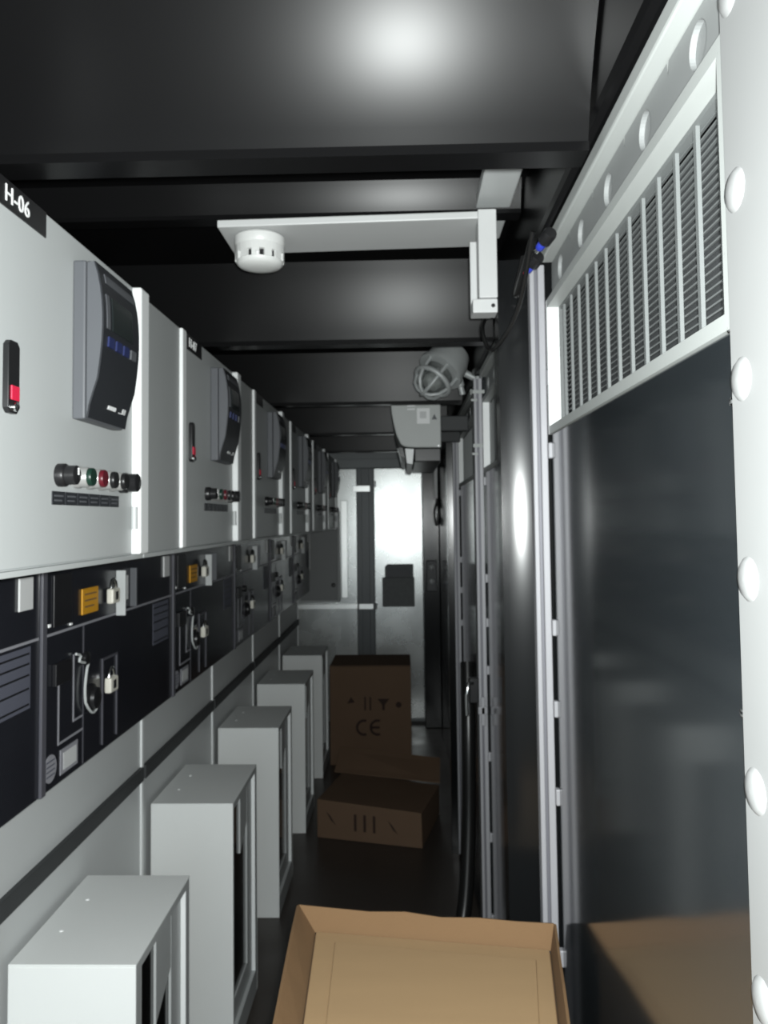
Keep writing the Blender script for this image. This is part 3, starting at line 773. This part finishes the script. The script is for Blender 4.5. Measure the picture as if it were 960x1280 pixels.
sd = Thing('smoke_detector', (-0.272, YB + 0.05, 2.04), 'round white smoke detector under the end of the bracket arm', 'smoke detector')
ds = (-0.276, YB + 0.056, 2.1075)
sd.part('base_ring', MB().lathe([(0.045, 0), (0.049, 0.004), (0.049, 0.018), (0.047, 0.021)], ds, (0, 0, -1), 32), DETW, smooth=0.6)
sd.part('sensing_chamber', MB().lathe([(0.041, 0.0212), (0.041, 0.049)], ds, (0, 0, -1), 32), BLACKP, smooth=0.6)
for k in range(12):
    a = 2 * math.pi * k / 12
    c, s = math.cos(a), math.sin(a)
    mb = MB()
    pts = [(0.0413, -0.0075), (0.047, -0.0075), (0.047, 0.0075), (0.0413, 0.0075)]
    vs = [(ds[0] + r * c - q * s, ds[1] + r * s + q * c) for r, q in pts]
    mb.hexa([(x, y, ds[2] - 0.050) for x, y in vs], [(x, y, ds[2] - 0.021) for x, y in vs])
    sd.part('vent_rib', mb, DETW)
sd.part('collar', MB().lathe([(0.0475, 0.0212), (0.0475, 0.036), (0.045, 0.0365)], ds, (0, 0, -1), 32), DETW, smooth=0.6)
sd.part('cap', MB().lathe([(0.0455, 0.0495), (0.0445, 0.055), (0.038, 0.060), (0.02, 0.0635), (0, 0.064)], ds, (0, 0, -1), 32), DETW, smooth=0.8)
sd.part('indicator_lamp', MB().lathe([(0.004, 0), (0.0035, 0.004), (0.001, 0.006)], (ds[0] + 0.004, ds[1] - 0.046, ds[2] - 0.045), (0, -1, -0.2), 10), TXTW, smooth=0.8)

# ================================================================== BULKHEAD CAGE LAMP
YL = 2.62
ax = Vector((-0.56, -0.36, -0.75)).normalized()
lo = Vector((0.150, YL, 2.075))
lp = Thing('bulkhead_lamp', (0.2, YL, 2.0), 'grey caged bulkhead lamp on a wall arm below the roof', 'lamp')
lp.part('lamp_body', MB().lathe([(0.034, -0.060), (0.056, -0.050), (0.072, -0.01), (0.074, 0.030), (0.080, 0.032), (0.080, 0.044), (0.060, 0.046)], lo, ax, 28), LAMPG, smooth=0.6)
lp.part('glass_dome', MB().lathe([(0.050, 0.0465), (0.050, 0.075), (0.046, 0.100), (0.036, 0.120), (0.018, 0.132), (0.002, 0.135)], lo, ax, 28), GLASSD, smooth=0.9)
lp.part('bulb', MB().lathe([(0.010, 0.047), (0.012, 0.065), (0.022, 0.085), (0.020, 0.100), (0.008, 0.110), (0, 0.111)], lo, ax, 18), DETW, smooth=0.9)
u_ = ax.cross(Vector((0, 0, 1))).normalized(); v_ = ax.cross(u_)
cage = lp.part('cage', MB().tube([lo + ax * 0.090 + (u_ * math.cos(a) + v_ * math.sin(a)) * 0.063 for a in [2 * math.pi * k / 28 for k in range(28)]], 0.0085, 8, True), LAMPG, smooth=0.9)
for k in range(3):
    a = math.pi * k / 3 + 0.3
    d = u_ * math.cos(a) + v_ * math.sin(a)
    pts = [lo + ax * h + d * r for r, h in ((0.064, 0.045), (0.0625, 0.070), (0.058, 0.100), (0.047, 0.125), (0.025, 0.142), (0, 0.147), (-0.025, 0.142), (-0.047, 0.125), (-0.058, 0.100), (-0.0625, 0.070), (-0.064, 0.045))]
    lp.part('cage_bar', MB().tube(pts, 0.0065, 8), LAMPG, parent=cage, smooth=0.9)
back = lo - ax * 0.045
lp.part('wall_arm', MB().tube([back, back + Vector((0.02, 0.03, -0.02)), (0.215, YL + 0.06, 2.05), (0.255, YL + 0.06, 2.03)], 0.013, 12), LAMPG, smooth=0.9)
lp.part('wall_plate', MB().box(0.247, 0.261, YL + 0.01, YL + 0.11, 1.95, 2.032), LAMPG, bevel=0.004)
lp.part('cable_gland', MB().lathe([(0.014, 0), (0.014, 0.03), (0.010, 0.034), (0.010, 0.06)], (0.19, YL + 0.03, 2.03), (0.25, 0.1, -1), 12), LAMPG, smooth=0.7)

# ================================================================== AIR CONDITIONER
YA = 3.06
ac = Thing('air_conditioner', (0.06, YA + 0.35, 1.77), 'pale grey split air conditioner with white sticker on its end', 'air conditioner')
prof = [(-0.047, 1.999), (-0.044, 1.965), (-0.036, 1.92), (-0.025, 1.878), (-0.010, 1.845), (0.004, 1.836), (0.02, 1.833), (0.05, 1.831), (0.148, 1.830), (0.148, 1.999)]
ac.part('casing', MB().prism(prof, 'y', YA, YA + 0.72), ACW, bevel=0.004)
ac.part('air_outlet', MB().prism([(-0.018, 1.832), (-0.002, 1.8295), (0.006, 1.790), (-0.012, 1.800)], 'y', YA + 0.004, YA + 0.716), BLACKP)
ac.part('flap', MB().prism([(0.0065, 1.828), (0.042, 1.826), (0.036, 1.765), (0.0125, 1.770)], 'y', YA + 0.002, YA + 0.70), TRIMW, bevel=0.002)
ac.part('side_flap', MB().tube([(-0.022, YA + 0.005, 1.828), (-0.012, YA + 0.004, 1.79), (-0.008, YA + 0.004, 1.772)], 0.0025, 6), GREYP)
ac.part('pipe_cover', MB().box(0.043, 0.147, YA + 0.006, YA + 0.71, 1.775, 1.8285), BLACKP, bevel=0.004)
ac.part('rear_bracket', MB().box(0.1495, 0.2600, YA + 0.05, YA + 0.09, 1.90, 1.96), DUCT, bevel=0.004)
ac.part('rear_bracket', MB().box(0.1495, 0.2600, YA + 0.50, YA + 0.54, 1.90, 1.96), DUCT, bevel=0.004)
st = ac.part('sticker', MB().box(0.055, 0.105, YA - 0.0012, YA - 0.0002, 1.924, 1.985), TXTW)
ac.part('sticker_print', MB().box(0.066, 0.092, YA - 0.0018, YA - 0.0013, 1.945, 1.972), PAPER, parent=st)
ac.part('sticker', MB().box(0.018, 0.048, YA - 0.0012, YA - 0.0002, 1.992, 1.997).box(0.018, 0.048, YA - 0.0012, YA - 0.0002, 1.979, 1.984), TXTW)
ac.part('warning_mark', MB().prism([(0.112, 1.940), (0.134, 1.940), (0.123, 1.962)], 'y', YA - 0.0012, YA - 0.0002), MIDG)
ac.part('screw', MB().lathe([(0.005, 0), (0.004, 0.003)], (0.138, YA - 0.0001, 1.836), (0, -1, 0), 10), CHROME)

# ================================================================== SMALL THINGS ON THE RIGHT SIDE
def connector(loc, d, col, label, tip=None):
    t = Thing('cable_connector', loc, label, 'connector', 'connectors on the roof rail')
    d = Vector(d).normalized()
    t.part('plug_body', MB().lathe([(0.010, 0), (0.0115, 0.004), (0.0115, 0.022), (0.008, 0.026)], loc, d, 14), BLACKP, smooth=0.7)
    p = Vector(loc) + d * 0.0262
    t.part('blue_sleeve', MB().lathe([(0.0065, 0), (0.0072, 0.004), (0.0072, 0.013), (0.005, 0.016)], p, d, 12), col, smooth=0.7)
    p2 = p + d * 0.0162
    t.part('wire_end', MB().lathe([(0.004, 0), (0.004, 0.008)], p2, d, 10), tip or CHROME, smooth=0.7)
connector((0.236, 1.215, 1.999), (-0.25, 0.7, -0.25), BLUEB, 'black connector with blue sleeve nearest on the white rail')
connector((0.231, 1.300, 1.990), (-0.25, 0.7, -0.25), BLUEB, 'black connector with blue sleeve and red wire end by the post', REDB)
def cable(name, pts, r, label, m=RUBBER):
    P_ = [Vector(p) for p in pts]
    out = []
    n = len(P_)
    for i in range(n - 1):
        a, b, c, d = P_[max(i - 1, 0)], P_[i], P_[i + 1], P_[min(i + 2, n - 1)]
        for k in range(8):
            t = k / 8
            out.append(0.5 * ((2 * b) + (c - a) * t + (2 * a - 5 * b + 4 * c - d) * t * t + (3 * b - a - 3 * c + d) * t ** 3))
    out.append(P_[-1])
    return solo(name, MB().tube(out, r, 8), m, tuple(P_[-1]), label, 'cable', smooth=0.9)
cable('black_cable', [(0.222, 1.30, 2.020), (0.216, 1.36, 1.985), (0.210, 1.42, 1.96), (0.220, 1.432, 2.0), (0.228, 1.433, 2.033)], 0.007, 'short black cable looping down beside the post under the roof rail')
cable('thin_cable', [(0.212, 1.24, 2.01), (0.200, 1.34, 1.91), (0.165, 1.43, 1.86), (0.160, 1.54, 1.93), (0.2, 1.7, 2.01), (0.23, 1.85, 2.03)], 0.004, 'thin black cable drooping beside the white bracket')
cable('floor_hose', [(0.235, 3.05, 1.0), (0.230, 2.98, 0.75), (0.222, 2.93, 0.45), (0.20, 2.86, 0.2), (0.165, 2.80, 0.07), (0.145, 2.76, 0.0275)], 0.026, 'black hose hanging down the wall onto the floor')

ls = Thing('switch_box', (0.20, 5.88, 1.05), 'twin switch box on the black corner column', 'switch box')
ls.part('box', MB().box(0.160, 0.236, 5.868, 5.8995, 1.01, 1.24), CHAR, bevel=0.005)
for z in (1.19, 1.085):
    ls.part('switch', MB().lathe([(0.020, 0), (0.018, 0.006), (0.010, 0.012)], (0.198, 5.8678, z), (0, -1, 0), 16), GREYP, smooth=0.7)
cable('loop_cable', [(0.245, 5.85, 1.95), (0.246, 5.85, 1.70), (0.225, 5.84, 1.60), (0.240, 5.84, 1.50), (0.256, 5.84, 1.60), (0.248, 5.85, 1.70)], 0.008, 'black cable loop hanging near the corner column')
solo('white_strip', MB().box(0.225, 0.249, 5.80, 5.82, 1.70, 1.93), TXTW, (0.237, 5.81, 1.7), 'short white strip high beside the corner column', 'strip', bevel=0.002)
solo('floor_debris', MB().hexa([(0.085, 5.15, 0.001), (0.115, 5.14, 0.001), (0.118, 5.17, 0.001), (0.09, 5.18, 0.001)], [(0.09, 5.155, 0.014), (0.11, 5.15, 0.012), (0.112, 5.166, 0.010), (0.094, 5.172, 0.012)]), TXTW, (0.1, 5.16, 0.001), 'tiny white scrap on the floor beside the upright carton', 'scrap')
